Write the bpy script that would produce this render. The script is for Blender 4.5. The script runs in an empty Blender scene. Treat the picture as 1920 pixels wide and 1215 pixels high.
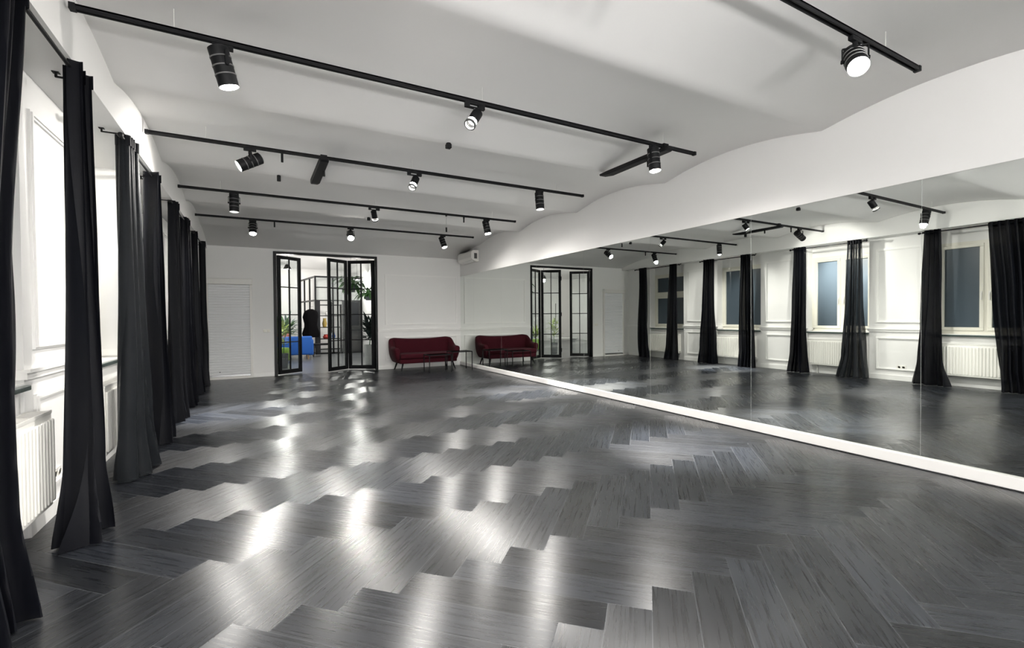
import bpy, bmesh, math, random
from mathutils import Vector, Matrix
PI = math.pi
S = bpy.context.scene
COL = S.collection
random.seed(7)

# ------------------------------------------------------------------ materials
def newmat(name):
    m = bpy.data.materials.new(name); m.use_nodes = True
    nt = m.node_tree; b = nt.nodes['Principled BSDF']
    return m, nt, b

def pm(name, col, rough=0.5, metal=0.0, noise=0.0, nscale=20.0, bump=0.0, bscale=60.0, coat=0.0, sheen=0.0, spec=0.5):
    m, nt, b = newmat(name)
    b.inputs['Base Color'].default_value = (*col, 1)
    b.inputs['Roughness'].default_value = rough
    b.inputs['Metallic'].default_value = metal
    b.inputs['Coat Weight'].default_value = coat
    b.inputs['Sheen Weight'].default_value = sheen
    b.inputs['Specular IOR Level'].default_value = spec
    tc = nt.nodes.new('ShaderNodeTexCoord')
    if noise > 0:
        n = nt.nodes.new('ShaderNodeTexNoise'); n.inputs['Scale'].default_value = nscale
        n.inputs['Detail'].default_value = 4
        nt.links.new(tc.outputs['Object'], n.inputs['Vector'])
        r = nt.nodes.new('ShaderNodeMapRange')
        r.inputs['To Min'].default_value = 1 - noise; r.inputs['To Max'].default_value = 1 + noise
        nt.links.new(n.outputs['Fac'], r.inputs['Value'])
        mx = nt.nodes.new('ShaderNodeVectorMath'); mx.operation = 'SCALE'
        mx.inputs[0].default_value = col
        nt.links.new(r.outputs['Result'], mx.inputs['Scale'])
        nt.links.new(mx.outputs['Vector'], b.inputs['Base Color'])
    if bump > 0:
        n2 = nt.nodes.new('ShaderNodeTexNoise'); n2.inputs['Scale'].default_value = bscale
        nt.links.new(tc.outputs['Object'], n2.inputs['Vector'])
        bp = nt.nodes.new('ShaderNodeBump'); bp.inputs['Strength'].default_value = bump
        bp.inputs['Distance'].default_value = 0.01
        nt.links.new(n2.outputs['Fac'], bp.inputs['Height'])
        nt.links.new(bp.outputs['Normal'], b.inputs['Normal'])
    return m

def emis(name, col, strength):
    m, nt, b = newmat(name)
    b.inputs['Base Color'].default_value = (*col, 1)
    b.inputs['Emission Color'].default_value = (*col, 1)
    b.inputs['Emission Strength'].default_value = strength
    return m

def glass(name, tint=(0.95, 0.97, 0.97), refl=0.09):
    m = bpy.data.materials.new(name); m.use_nodes = True
    nt = m.node_tree; nt.nodes.clear()
    o = nt.nodes.new('ShaderNodeOutputMaterial'); mix = nt.nodes.new('ShaderNodeMixShader')
    t = nt.nodes.new('ShaderNodeBsdfTransparent'); t.inputs['Color'].default_value = (*tint, 1)
    g = nt.nodes.new('ShaderNodeBsdfGlossy'); g.inputs['Roughness'].default_value = 0.02
    mix.inputs[0].default_value = refl
    nt.links.new(t.outputs[0], mix.inputs[1]); nt.links.new(g.outputs[0], mix.inputs[2])
    nt.links.new(mix.outputs[0], o.inputs['Surface'])
    return m

def fabric(name, col, sheer):
    m, nt, b = newmat(name)
    b.inputs['Base Color'].default_value = (*col, 1)
    b.inputs['Roughness'].default_value = 0.52
    b.inputs['Sheen Weight'].default_value = 0.0
    b.inputs['Sheen Roughness'].default_value = 0.4
    b.inputs['Specular IOR Level'].default_value = 0.13
    tc = nt.nodes.new('ShaderNodeTexCoord')
    mp = nt.nodes.new('ShaderNodeMapping'); mp.inputs['Scale'].default_value = (30, 30, 4)
    n = nt.nodes.new('ShaderNodeTexNoise'); n.inputs['Scale'].default_value = 1.0; n.inputs['Detail'].default_value = 3
    nt.links.new(tc.outputs['Object'], mp.inputs['Vector']); nt.links.new(mp.outputs['Vector'], n.inputs['Vector'])
    bp = nt.nodes.new('ShaderNodeBump'); bp.inputs['Strength'].default_value = 0.25; bp.inputs['Distance'].default_value = 0.01
    nt.links.new(n.outputs['Fac'], bp.inputs['Height']); nt.links.new(bp.outputs['Normal'], b.inputs['Normal'])
    out = nt.nodes['Material Output']
    tr = nt.nodes.new('ShaderNodeBsdfTransparent'); tl = nt.nodes.new('ShaderNodeBsdfTranslucent')
    tl.inputs['Color'].default_value = (0.02, 0.022, 0.027, 1)
    m1 = nt.nodes.new('ShaderNodeMixShader'); m1.inputs[0].default_value = 0.15
    nt.links.new(b.outputs[0], m1.inputs[1]); nt.links.new(tl.outputs[0], m1.inputs[2])
    m2 = nt.nodes.new('ShaderNodeMixShader'); m2.inputs[0].default_value = sheer
    nt.links.new(m1.outputs[0], m2.inputs[1]); nt.links.new(tr.outputs[0], m2.inputs[2])
    nt.links.new(m2.outputs[0], out.inputs['Surface'])
    return m

M = {}
M['wall'] = pm('white wall paint', (0.77, 0.765, 0.755), 0.55, noise=0.015, nscale=3, bump=0.05, bscale=120)
M['ceil'] = pm('white ceiling plaster', (0.86, 0.853, 0.845), 0.8, noise=0.012, nscale=2, bump=0.06, bscale=40)
M['trim'] = pm('white trim paint', (0.82, 0.815, 0.80), 0.4)
M['board'] = pm('white lacquered skirting', (0.74, 0.73, 0.715), 0.35)
M['frame'] = pm('cream window frame', (0.74, 0.72, 0.64), 0.35)
M['rad'] = pm('white radiator enamel', (0.84, 0.83, 0.79), 0.3)
M['sill'] = pm('dark stone sill', (0.05, 0.07, 0.065), 0.25, noise=0.2)
M['film'] = pm('frosted blue grey pane', (0.060, 0.080, 0.100), 0.3, noise=0.05, nscale=2)
M['black'] = pm('black powder coat', (0.004, 0.0043, 0.0052), 0.6, noise=0.15, nscale=30, spec=0.2)
M['steel'] = pm('black door steel', (0.004, 0.0045, 0.0055), 0.45, noise=0.1, nscale=20, spec=0.25)
M['ring'] = pm('grey aluminium ring', (0.16, 0.16, 0.16), 0.4, metal=0.6)
M['chrome'] = pm('brushed steel', (0.55, 0.55, 0.56), 0.3, metal=1.0)
M['cloth'] = fabric('black sheer cloth', (0.0024, 0.0028, 0.0048), 0.02)
M['cloth2'] = fabric('black thin cloth', (0.0075, 0.009, 0.011), 0.08)
M['sofa'] = pm('burgundy velvet', (0.034, 0.0018, 0.0058), 0.85, noise=0.2, nscale=25, bump=0.15, bscale=200, sheen=0.02, spec=0.15)
M['plastic'] = pm('white plastic', (0.72, 0.71, 0.68), 0.35)
M['slot'] = pm('dark grey slot', (0.06, 0.06, 0.06), 0.5)
M['shutter'] = pm('white shutter slats', (0.76, 0.77, 0.78), 0.4)
M['glass'] = glass('clear glass')
M['smoke'] = glass('smoked glass top', (0.45, 0.46, 0.48), 0.12)
M['mirror'] = pm('silvered mirror', (0.83, 0.86, 0.83), 0.0, metal=1.0)
M['seam'] = pm('mirror edge seal', (0.45, 0.47, 0.46), 0.3)
M['lens'] = emis('lit lamp lens', (1.0, 0.96, 0.88), 150)
M['lens_dim'] = emis('dim lamp lens', (1.0, 0.93, 0.80), 5)
M['globe'] = emis('fill lamp globe', (1.0, 0.97, 0.92), 20)  # glow of the added fill lamps behind the camera
M['cordm'] = pm('grey cord', (0.35, 0.35, 0.35), 0.6)
# lounge
M['lfloor'] = pm('grey lounge floor', (0.11, 0.115, 0.12), 0.3, noise=0.15, nscale=3)
M['blue'] = pm('blue upholstery', (0.012, 0.10, 0.42), 0.8, noise=0.1, nscale=30)
M['pink'] = pm('coral cushion cloth', (0.55, 0.12, 0.12), 0.85)
M['limegreen'] = pm('green upholstery', (0.13, 0.24, 0.03), 0.85, noise=0.15, nscale=30)
M['leaf'] = pm('plant leaf green', (0.035, 0.13, 0.02), 0.45, noise=0.35, nscale=12)
M['leafy'] = pm('yellow green leaf', (0.25, 0.34, 0.04), 0.5, noise=0.3, nscale=12)
M['teal'] = pm('grey green leaf', (0.10, 0.19, 0.16), 0.5, noise=0.3, nscale=12)
M['potg'] = pm('grey planter', (0.42, 0.43, 0.42), 0.6, noise=0.05)
M['potd'] = pm('dark grey pot', (0.10, 0.11, 0.12), 0.6)
M['coat'] = pm('black wool', (0.0035, 0.0033, 0.0038), 0.95, noise=0.3, nscale=10, spec=0.05)
M['darkgreen'] = pm('dark green cloth', (0.012, 0.03, 0.026), 0.85, noise=0.2, nscale=15)
M['wood'] = pm('light wood', (0.45, 0.26, 0.12), 0.5, noise=0.15, nscale=12)
M['red'] = pm('red ceramic', (0.42, 0.05, 0.04), 0.4)
M['yellow'] = pm('ochre glass', (0.5, 0.36, 0.10), 0.4)
M['panel'] = pm('dark grey panel', (0.016, 0.017, 0.019), 0.6, noise=0.1, spec=0.15)

def floor_material():
    m, nt, b = newmat('black oiled herringbone oak')
    L, N = nt.links, nt.nodes
    uv = N.new('ShaderNodeUVMap'); uv.uv_map = 'plank'
    at = N.new('ShaderNodeAttribute'); at.attribute_name = 'rnd'
    sep = N.new('ShaderNodeSeparateXYZ'); L.new(uv.outputs['UV'], sep.inputs[0])
    # grain coordinates : (u + random, v + random)
    off = N.new('ShaderNodeVectorMath'); off.operation = 'MULTIPLY_ADD'
    L.new(at.outputs['Color'], off.inputs[0]); off.inputs[1].default_value = (37.0, 19.0, 0); L.new(uv.outputs['UV'], off.inputs[2])
    mp = N.new('ShaderNodeMapping'); mp.inputs['Scale'].default_value = (2.6, 75.0, 1.0)
    L.new(off.outputs[0], mp.inputs['Vector'])
    n1 = N.new('ShaderNodeTexNoise'); n1.inputs['Scale'].default_value = 1.0; n1.inputs['Detail'].default_value = 6; n1.inputs['Distortion'].default_value = 0.6
    L.new(mp.outputs[0], n1.inputs['Vector'])
    mp2 = N.new('ShaderNodeMapping'); mp2.inputs['Scale'].default_value = (8.0, 200.0, 1.0)
    L.new(off.outputs[0], mp2.inputs['Vector'])
    n2 = N.new('ShaderNodeTexNoise'); n2.inputs['Scale'].default_value = 1.0; n2.inputs['Detail'].default_value = 3
    L.new(mp2.outputs[0], n2.inputs['Vector'])
    # colour : plank tone + grain
    cr = N.new('ShaderNodeValToRGB')
    cr.color_ramp.elements[0].position = 0.22; cr.color_ramp.elements[0].color = (0.0026, 0.0031, 0.0042, 1)
    cr.color_ramp.elements[1].position = 0.80; cr.color_ramp.elements[1].color = (0.0135, 0.0152, 0.0188, 1)
    L.new(n1.outputs['Fac'], cr.inputs['Fac'])
    rs = N.new('ShaderNodeSeparateColor'); L.new(at.outputs['Color'], rs.inputs[0])
    mr = N.new('ShaderNodeMapRange'); mr.inputs['To Min'].default_value = 0.55; mr.inputs['To Max'].default_value = 1.6
    L.new(rs.outputs['Blue'], mr.inputs['Value'])
    sc = N.new('ShaderNodeVectorMath'); sc.operation = 'SCALE'
    L.new(cr.outputs['Color'], sc.inputs[0]); L.new(mr.outputs[0], sc.inputs['Scale'])
    # edge line : distance to the plank edge
    def edge(sock, size):
        a = N.new('ShaderNodeMath'); a.operation = 'SUBTRACT'; L.new(sock, a.inputs[0]); a.inputs[1].default_value = size / 2
        c = N.new('ShaderNodeMath'); c.operation = 'ABSOLUTE'; L.new(a.outputs[0], c.inputs[0])
        d = N.new('ShaderNodeMath'); d.operation = 'SUBTRACT'; d.inputs[0].default_value = size / 2; L.new(c.outputs[0], d.inputs[1])
        return d
    e1, e2 = edge(sep.outputs['X'], PL), edge(sep.outputs['Y'], PW)
    mn = N.new('ShaderNodeMath'); mn.operation = 'MINIMUM'; L.new(e1.outputs[0], mn.inputs[0]); L.new(e2.outputs[0], mn.inputs[1])
    er = N.new('ShaderNodeMapRange'); er.inputs['From Min'].default_value = 0.0006; er.inputs['From Max'].default_value = 0.0028
    L.new(mn.outputs[0], er.inputs['Value'])
    mixc = N.new('ShaderNodeMix'); mixc.data_type = 'RGBA'
    mixc.inputs[6].default_value = (0.045, 0.048, 0.053, 1)
    L.new(er.outputs[0], mixc.inputs[0]); L.new(sc.outputs[0], mixc.inputs[7])
    L.new(mixc.outputs[2], b.inputs['Base Color'])
    # roughness
    rr = N.new('ShaderNodeMapRange'); rr.inputs['To Min'].default_value = FL_R0; rr.inputs['To Max'].default_value = FL_R1
    L.new(n1.outputs['Fac'], rr.inputs['Value']); L.new(rr.outputs[0], b.inputs['Roughness'])
    b.inputs['Anisotropic'].default_value = FL_AN
    b.inputs['Anisotropic Rotation'].default_value = 0.25
    b.inputs['Specular IOR Level'].default_value = FL_SP
    tg = N.new('ShaderNodeTangent'); tg.direction_type = 'UV_MAP'; tg.uv_map = 'plank'
    L.new(tg.outputs[0], b.inputs['Tangent'])
    # bump : grain + bevelled edge
    ad = N.new('ShaderNodeMath'); ad.operation = 'MULTIPLY_ADD'; L.new(er.outputs[0], ad.inputs[0]); ad.inputs[1].default_value = 1.2
    L.new(n2.outputs['Fac'], ad.inputs[2])
    bp = N.new('ShaderNodeBump'); bp.inputs['Strength'].default_value = 0.06; bp.inputs['Distance'].default_value = 0.001
    L.new(ad.outputs[0], bp.inputs['Height']); L.new(bp.outputs['Normal'], b.inputs['Normal'])
    return m
PW, PL = 0.1987, 0.9935
FL_R0, FL_R1, FL_AN, FL_SP = 0.23, 0.33, 0.70, 0.42
M['floor'] = floor_material()

# ------------------------------------------------------------------ mesh helpers
class MB:
    def __init__(s): s.v = []; s.f = []
    def add(s, verts, faces):
        o = len(s.v); s.v += [tuple(p) for p in verts]; s.f += [tuple(i + o for i in q) for q in faces]; return s
    def box(s, x0, x1, y0, y1, z0, z1):
        v = [(x0,y0,z0),(x1,y0,z0),(x1,y1,z0),(x0,y1,z0),(x0,y0,z1),(x1,y0,z1),(x1,y1,z1),(x0,y1,z1)]
        return s.add(v, [(0,3,2,1),(4,5,6,7),(0,1,5,4),(1,2,6,5),(2,3,7,6),(3,0,4,7)])
    def bar(s, a, b, w, h, up=(0,0,1)):
        a, b = Vector(a), Vector(b); d = (b - a).normalized(); u = Vector(up)
        r = d.cross(u)
        if r.length < 1e-4: r = d.cross(Vector((1,0,0)))
        r.normalize(); u = r.cross(d)
        v = []
        for p in (a, b):
            for i, j in ((-1,-1),(1,-1),(1,1),(-1,1)): v.append(p + r*(i*w/2) + u*(j*h/2))
        return s.add(v, [(0,3,2,1),(4,5,6,7),(0,1,5,4),(1,2,6,5),(2,3,7,6),(3,0,4,7)])
    def lathe(s, prof, o=(0,0,0), d=(0,0,1), n=20, caps=True):
        o, d = Vector(o), Vector(d).normalized()
        r = d.orthogonal().normalized(); u = d.cross(r)
        v = []
        for (rad, h) in prof:
            for k in range(n):
                a = 2*PI*k/n; v.append(o + d*h + r*(rad*math.cos(a)) + u*(rad*math.sin(a)))
        f = []
        for i in range(len(prof)-1):
            for k in range(n):
                k2 = (k+1) % n; f.append((i*n+k, i*n+k2, (i+1)*n+k2, (i+1)*n+k))
        if caps:
            f.append(tuple(reversed(range(n)))); f.append(tuple((len(prof)-1)*n + k for k in range(n)))
        return s.add(v, f)
    def cyl(s, a, b, r, r2=None, n=14):
        a, b = Vector(a), Vector(b)
        return s.lathe([(r, 0), (r if r2 is None else r2, (b-a).length)], a, b-a, n)
    def tube(s, pts, r, n=8):
        pts = [Vector(p) for p in pts]
        for a, b in zip(pts, pts[1:]): s.cyl(a, b, r, n=n)
        return s
    def frame(s, x0, x1, z0, z1, w, t, y=0.0):
        # rectangular moulding in the xz plane, proud along -y
        s.box(x0, x1, y-t, y, z1-w, z1); s.box(x0, x1, y-t, y, z0, z0+w)
        s.box(x0, x0+w, y-t, y, z0+w, z1-w); s.box(x1-w, x1, y-t, y, z0+w, z1-w); return s
    def build(s, name, mat, parent=None, smooth=False, bevel=0.0, seg=2, loc=None):
        me = bpy.data.meshes.new(name); me.from_pydata(s.v, [], s.f); me.update()
        bm = bmesh.new(); bm.from_mesh(me)
        if bevel > 0:
            bmesh.ops.bevel(bm, geom=[e for e in bm.edges], offset=bevel, segments=seg, affect='EDGES', profile=0.6, clamp_overlap=True)
        bmesh.ops.recalc_face_normals(bm, faces=bm.faces)
        if smooth:
            for f in bm.faces: f.smooth = True
            for e in bm.edges:
                if len(e.link_faces) == 2 and e.calc_face_angle(0) > 0.7: e.smooth = False
        bm.to_mesh(me); bm.free()
        o = bpy.data.objects.new(name, me); COL.objects.link(o)
        if mat: me.materials.append(mat)
        if parent: o.parent = parent
        if loc: o.location = loc
        return o

def tag(o, label=None, cat=None, group=None, kind=None):
    if label: o['label'] = label
    if cat: o['category'] = cat
    if group: o['group'] = group
    if kind: o['kind'] = kind
    return o
def empty(name, loc, label=None, cat=None, group=None, kind=None, rz=0):
    o = bpy.data.objects.new(name, None); COL.objects.link(o)
    o.location = loc; o.rotation_euler = (0, 0, rz); o.empty_display_size = 0.1
    return tag(o, label, cat, group, kind)
def struct(o): o['kind'] = 'structure'; return o

# ------------------------------------------------------------------ dimensions
XR, YF = 5.056, 12.27            # mirror face, far wall
XP, XS = -1.27, -0.965           # pier face and upper beam face of the window wall
Y0 = -5.2                        # wall behind the camera
CUSP, RISE, BAY, C0 = 3.215, 0.13, 2.07, 2.64
ZS = 2.925                       # underside of the beam over the windows

# ------------------------------------------------------------------ floor
def make_floor():
    W, L = PW, PL
    s2 = math.sqrt(2)
    ox, oy = 0.302, 2.245        # a trough of the lower zigzag (u=0, v=0)
    bm = bmesh.new(); uvl = bm.loops.layers.uv.new('plank'); cl = bm.loops.layers.float_color.new('rnd')
    rnd = random.Random(3)
    def P(u, v): return (ox + (u - v)/s2, oy + (u + v)/s2, 0)
    def plank(u0, u1, v0, v1, along_u):
        q = [(u0,v0),(u1,v0),(u1,v1),(u0,v1)]
        c = P((u0+u1)/2, (v0+v1)/2)
        if c[0] < -2.2 or c[0] > 6.0 or c[1] < -6.2 or c[1] > 13.4: return
        f = bm.faces.new([bm.verts.new(P(*p)) for p in q])
        col = (rnd.random(), rnd.random(), rnd.random(), 1)
        for lp, p in zip(f.loops, q):
            a, b = p[0]-u0, p[1]-v0
            lp[uvl].uv = (a, b) if along_u else (b, W - a)
            lp[cl] = col
    for j in range(-6, 10):
        for k in range(-40, 50):
            u0, v0 = j*L + k*W, j*L - k*W
            plank(u0, u0+L, v0, v0+W, True)
            plank(u0+L-W, u0+L, v0+W, v0+W+L, False)
    for co, no in (((XP-0.06,0,0),(-1,0,0)), ((XR+0.02,0,0),(1,0,0)), ((0,Y0-0.02,0),(0,-1,0)), ((0,YF+0.05,0),(0,1,0))):
        bmesh.ops.bisect_plane(bm, geom=bm.verts[:]+bm.edges[:]+bm.faces[:], plane_co=co, plane_no=no, clear_outer=True)
    me = bpy.data.meshes.new('floor'); bm.to_mesh(me); bm.free()
    me.materials.append(M['floor'])
    o = bpy.data.objects.new('floor', me); COL.objects.link(o); return struct(o)
make_floor()

# ------------------------------------------------------------------ ceiling with shallow vaults
def make_ceiling():
    ys, zs = [], []
    n = 28
    k = -4
    while C0 + k*BAY < 10.9:
        a = C0 + k*BAY
        for i in range(n):
            u = -1 + 2*i/n
            f = RISE*(1 - u*u)
            ys.append(a + BAY*i/n); zs.append(CUSP + math.sqrt(f*f + 0.004**2) - 0.004)
        k += 1
    a = C0 + k*BAY
    for i in range(15):
        t = i/14; ys.append(a + (YF + 0.1 - a)*t); zs.append(CUSP - 0.25*(t**1.8))
    mb = MB(); v = []
    for y, z in zip(ys, zs):
        v += [(XS-0.05, y, z), (XR+0.1, y, z)]
    f = [(2*i, 2*i+1, 2*i+3, 2*i+2) for i in range(len(ys)-1)]
    o = mb.add(v, f).build('ceiling', M['ceil'], smooth=True)
    sm = o.modifiers.new('thickness', 'SOLIDIFY'); sm.thickness = 0.05; sm.offset = 1
    # make sure it thickens upward
    if o.data.polygons[0].normal.z < 0: sm.offset = -1
    return struct(o)
make_ceiling()

# ------------------------------------------------------------------ window wall
OPEN = [(2.55, 3.95), (4.99, 6.26), (7.41, 8.70), (9.88, 11.25)]
SILL_Z = 0.955
def make_wall_left():
    mb = MB()
    edges = [Y0] + [e for o in OPEN for e in o] + [YF + 0.1]
    for i in range(0, len(edges), 2):
        mb.box(-1.75, XP, edges[i], edges[i+1], 0, ZS + 0.3)
    for a, b in OPEN:
        mb.box(-1.75, XP - 0.02, a, b, 0, SILL_Z - 0.035)
        mb.box(-1.75, -1.50, a, b, 2.69, ZS + 0.3)
    mb.box(-1.75, XS, Y0, YF + 0.1, ZS, 3.42)
    return struct(mb.build('wall_left', M['wall']))
make_wall_left()

def along_y(mb_fn, y0, y1):
    pass
def moulding_left(idx, y0, y1):
    # upper and lower panel mouldings and the rail of one pier, proud towards +x
    mb = MB()
    def fr(a, b, z0, z1, w, t):
        mb.box(XP, XP+t, a, b, z1-w, z1); mb.box(XP, XP+t, a, b, z0, z0+w)
        mb.box(XP, XP+t, a, a+w, z0+w, z1-w); mb.box(XP, XP+t, b-w, b, z0+w, z1-w)
    m = 0.13
    for z0, z1 in ((1.165, 2.70), (0.20, 0.875)):
        if y1 - y0 > 0.5:
            fr(y0+m, y1-m, z0, z1, 0.045, 0.014); fr(y0+m+0.012, y1-m-0.012, z0+0.012, z1-0.012, 0.018, 0.024)
    mb.box(XP, XP+0.022, y0-0.022, y1+0.022, 0.985, 1.045); mb.box(XP, XP+0.038, y0-0.03, y1+0.03, 1.027, 1.048)
    mb.box(XP, XP+0.018, y0, y1, 0, 0.10)
    # rail returns into the window reveals
    for yy in (y0, y1):
        s = -0.022 if yy == y0 else 0.022
        mb.box(-1.50, XP, min(yy, yy+s), max(yy, yy+s), 0.985, 1.045)
    return struct(mb.build('trim_%d' % idx, M['trim']))
moulding_left(1, 1.2, 2.55)
moulding_left(2, 3.95, 4.99); moulding_left(3, 6.26, 7.41); moulding_left(4, 8.70, 9.88)
mb = MB(); mb.box(XP, XP+0.022, 11.25, YF, 0.985, 1.045); mb.box(XP, XP+0.018, 11.25, YF, 0, 0.10)
struct(mb.build('trim_5', M['trim']))

def make_window(i, a, b, transom=False):
    w = empty('window_%d' % i, (-1.5, (a+b)/2, SILL_Z), kind='structure')
    w['label'] = 'cream framed window with frosted blue grey panes'
    y0, y1 = a - w.location.y, b - w.location.y
    zt = 2.69 - SILL_Z
    mb = MB()
    def bx(ya, yb, za, zb, xa, xb): mb.box(xa, xb, ya, yb, za, zb)
    fw = 0.055
    bx(y0, y1, zt-fw, zt, -0.07, 0.01); bx(y0, y1, 0, fw+0.02, -0.07, 0.01)
    bx(y0, y0+fw, fw, zt-fw, -0.07, 0.01); bx(y1-fw, y1, fw, zt-fw, -0.07, 0.01)
    mid = (y0+y1)/2
    bx(mid-0.025, mid+0.025, fw, zt-fw, -0.07, 0.012)
    if transom: bx(y0+fw, y1-fw, 1.02, 1.10, -0.07, 0.018)
    mb.build('frame', M['frame'], w)
    for (ya, yb) in ((y0+fw, mid-0.025), (mid+0.025, y1-fw)):
        zz = [(fw+0.02, zt-fw)] if not transom else [(fw+0.02, 1.02), (1.10, zt-fw)]
        for za, zb in zz:
            sb = MB(); sw = 0.06
            sb.box(-0.05, 0.03, ya, yb, zb-sw, zb); sb.box(-0.05, 0.03, ya, yb, za, za+sw)
            sb.box(-0.05, 0.03, ya, ya+sw, za+sw, zb-sw); sb.box(-0.05, 0.03, yb-sw, yb, za+sw, zb-sw)
            so = sb.build('sash', M['frame'], w, bevel=0.006, seg=1)
            MB().box(-0.02, -0.012, ya+sw, yb-sw, za+sw, zb-sw).build('pane', M['film'], so)
            if za < 0.5:
                yy = yb - sw/2 if yb < mid else ya + sw/2
                h = MB().box(0.03, 0.045, yy-0.014, yy+0.014, 0.72, 0.80).box(0.045, 0.06, yy-0.01, yy+0.01, 0.64, 0.77)
                h.build('handle', M['plastic'], so)
    s = MB().box(-0.04, 0.265, y0+0.004, y1-0.004, -0.034, -0.002)
    s.build('window_sill', M['sill'], w, bevel=0.006)
    MB().box(-0.035, 0.235, y0+0.004, y1-0.004, -0.002, 0.008).build('sill_top', M['trim'], w)
    return w
for i, (a, b) in enumerate(OPEN): make_window(i+1, a, b, transom=(i == 3))

def make_radiator(a, b, label):
    r = empty('radiator', (-1.185, (a+b)/2, 0.0), label, 'radiator', 'radiators under the windows')
    h0, h1 = 0.19, 0.79
    w = (b-a)/2
    MB().box(-0.065, 0.045, -w, w, h0+0.01, h1-0.015).build('body', M['rad'], r, bevel=0.008)
    p = MB(); n = int(2*w/0.045)
    for k in range(n):
        y = -w + (k+0.5)*2*w/n
        p.box(0.045, 0.062, y-0.013, y+0.013, h0+0.04, h1-0.05)
    p.build('ribbed_front', M['rad'], r, bevel=0.005, seg=1)
    g = MB(); n = int(2*w/0.03)
    for k in range(n):
        y = -w + (k+0.5)*2*w/n
        g.box(-0.058, 0.04, y-0.006, y+0.006, h1-0.016, h1)
    g.box(-0.065, -0.055, -w, w, h1-0.016, h1+0.002); g.box(0.037, 0.047, -w, w, h1-0.016, h1+0.002)
    g.build('top_grille', M['plastic'], r)
    for s in (-1, 1):
        MB().cyl((-0.055, s*(w-0.22), 0.0), (-0.055, s*(w-0.22), h0+0.02), 0.010).build('pipe', M['plastic'], r)
    MB().cyl((0.0, -w-0.045, h0+0.06), (0.0, -w+0.01, h0+0.06), 0.02).build('valve', M['plastic'], r, smooth=True)
    return r
RLAB = ['white ribbed radiator beside the nearest black curtain at the left edge', 'white radiator between second and third curtains from the camera',
        'white radiator under the third window from the camera', 'white radiator under the two part window by the far wall']
for (a, b), l in zip(OPEN, RLAB): make_radiator(a+0.08, b-0.03, l)

# ------------------------------------------------------------------ mirror wall
def make_wall_right():
    mb = MB()
    mb.box(XR+0.012, XR+0.2, Y0, YF+0.1, 0, 3.5)
    mb.box(XR-0.004, XR+0.012, Y0, YF, 2.512, 3.42)
    return struct(mb.build('wall_right', M['wall']))
make_wall_right()
struct(MB().box(XR-0.037, XR+0.012, Y0, YF-0.001, 0.008, 0.10).build('baseboard_right', M['board'], bevel=0.004, seg=2))
struct(MB().box(XR-0.025, XR+0.012, Y0, YF-0.001, 0.0, 0.008).build('trim_6', M['slot']))  # dark strip standing for the shade in the gap under the skirting
PITCH = 1.586
seams = [1.825 + PITCH*k for k in range(-2, 7)]
ys = [Y0 + 0.002] + seams + [YF - 0.002]
MLAB = ['mirror panel of the wall behind the camera position', 'tall mirror panel left of the camera position', 'tall wall mirror panel cut by the right picture edge',
        'tall wall mirror panel reflecting the nearest window and its curtain', 'tall wall mirror panel reflecting the second window and a sheer curtain',
        'tall wall mirror panel reflecting the far curtains and white roller shutter', 'tall wall mirror panel reflecting the left glazed door leaf',
        'tall wall mirror panel reflecting the middle glazed door leaf', 'tall wall mirror panel reflecting the right end of the burgundy sofa', 'narrow mirror panel in the far corner beside the burgundy sofa']
for i in range(len(ys)-1):
    a, b = ys[i], ys[i+1]
    if b < 0: continue
    e = empty('mirror_panel', (XR, (a+b)/2, 0.1), MLAB[min(i, 9)], 'mirror', 'mirror panels along the right wall')
    h = (b-a)/2 - 0.0012
    MB().box(0.0, 0.006, -h, h, 0.0, 2.41).build('mirror_glass', M['mirror'], e)
    MB().box(0.001, 0.010, h, h+0.0024, 0.0, 2.41).build('edge_seal', M['seam'], e)

# ------------------------------------------------------------------ far wall
DX0, DX1, DH = 0.33, 2.735, 2.94
def make_wall_back():
    mb = MB()
    mb.box(-1.75, DX0, YF, YF+0.3, 0, 3.4); mb.box(DX1, XR+0.2, YF, YF+0.3, 0, 3.4); mb.box(DX0, DX1, YF, YF+0.3, DH, 3.4)
    return struct(mb.build('wall_back', M['wall']))
make_wall_back()
struct(MB().box(-1.75, XR+0.2, Y0-0.2, Y0, 0, 3.5).build('wall_front', M['wall']))
mb = MB()
mb.frame(2.925, 4.945, 1.165, 2.50, 0.04, 0.014, YF); mb.frame(2.937, 4.933, 1.177, 2.488, 0.016, 0.024, YF)
mb.frame(2.92, 4.945, 0.225, 0.85, 0.04, 0.014, YF); mb.frame(2.932, 4.933, 0.237, 0.838, 0.016, 0.024, YF)
mb.box(DX1+0.01, XR-0.002, YF-0.022, YF, 0.985, 1.045); mb.box(DX1+0.01, XR-0.002, YF-0.036, YF, 1.027, 1.048)
struct(mb.build('trim_7', M['trim']))
mb = MB(); mb.box(DX1+0.005, XR-0.04, YF-0.016, YF, 0, 0.09); mb.box(-0.10, DX0-0.005, YF-0.016, YF, 0, 0.09)
struct(mb.build('baseboard_back', M['trim'], bevel=0.003, seg=1))
# door frame
mb = MB()
mb.box(DX0, DX0+0.07, YF-0.02, YF+0.12, 0, DH); mb.box(DX1-0.055, DX1, YF-0.02, YF+0.12, 0, DH); mb.box(DX0+0.07, DX1-0.055, YF-0.02, YF+0.12, DH-0.055, DH)
struct(mb.build('door_1', M['steel'], bevel=0.004, seg=1))

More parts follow.
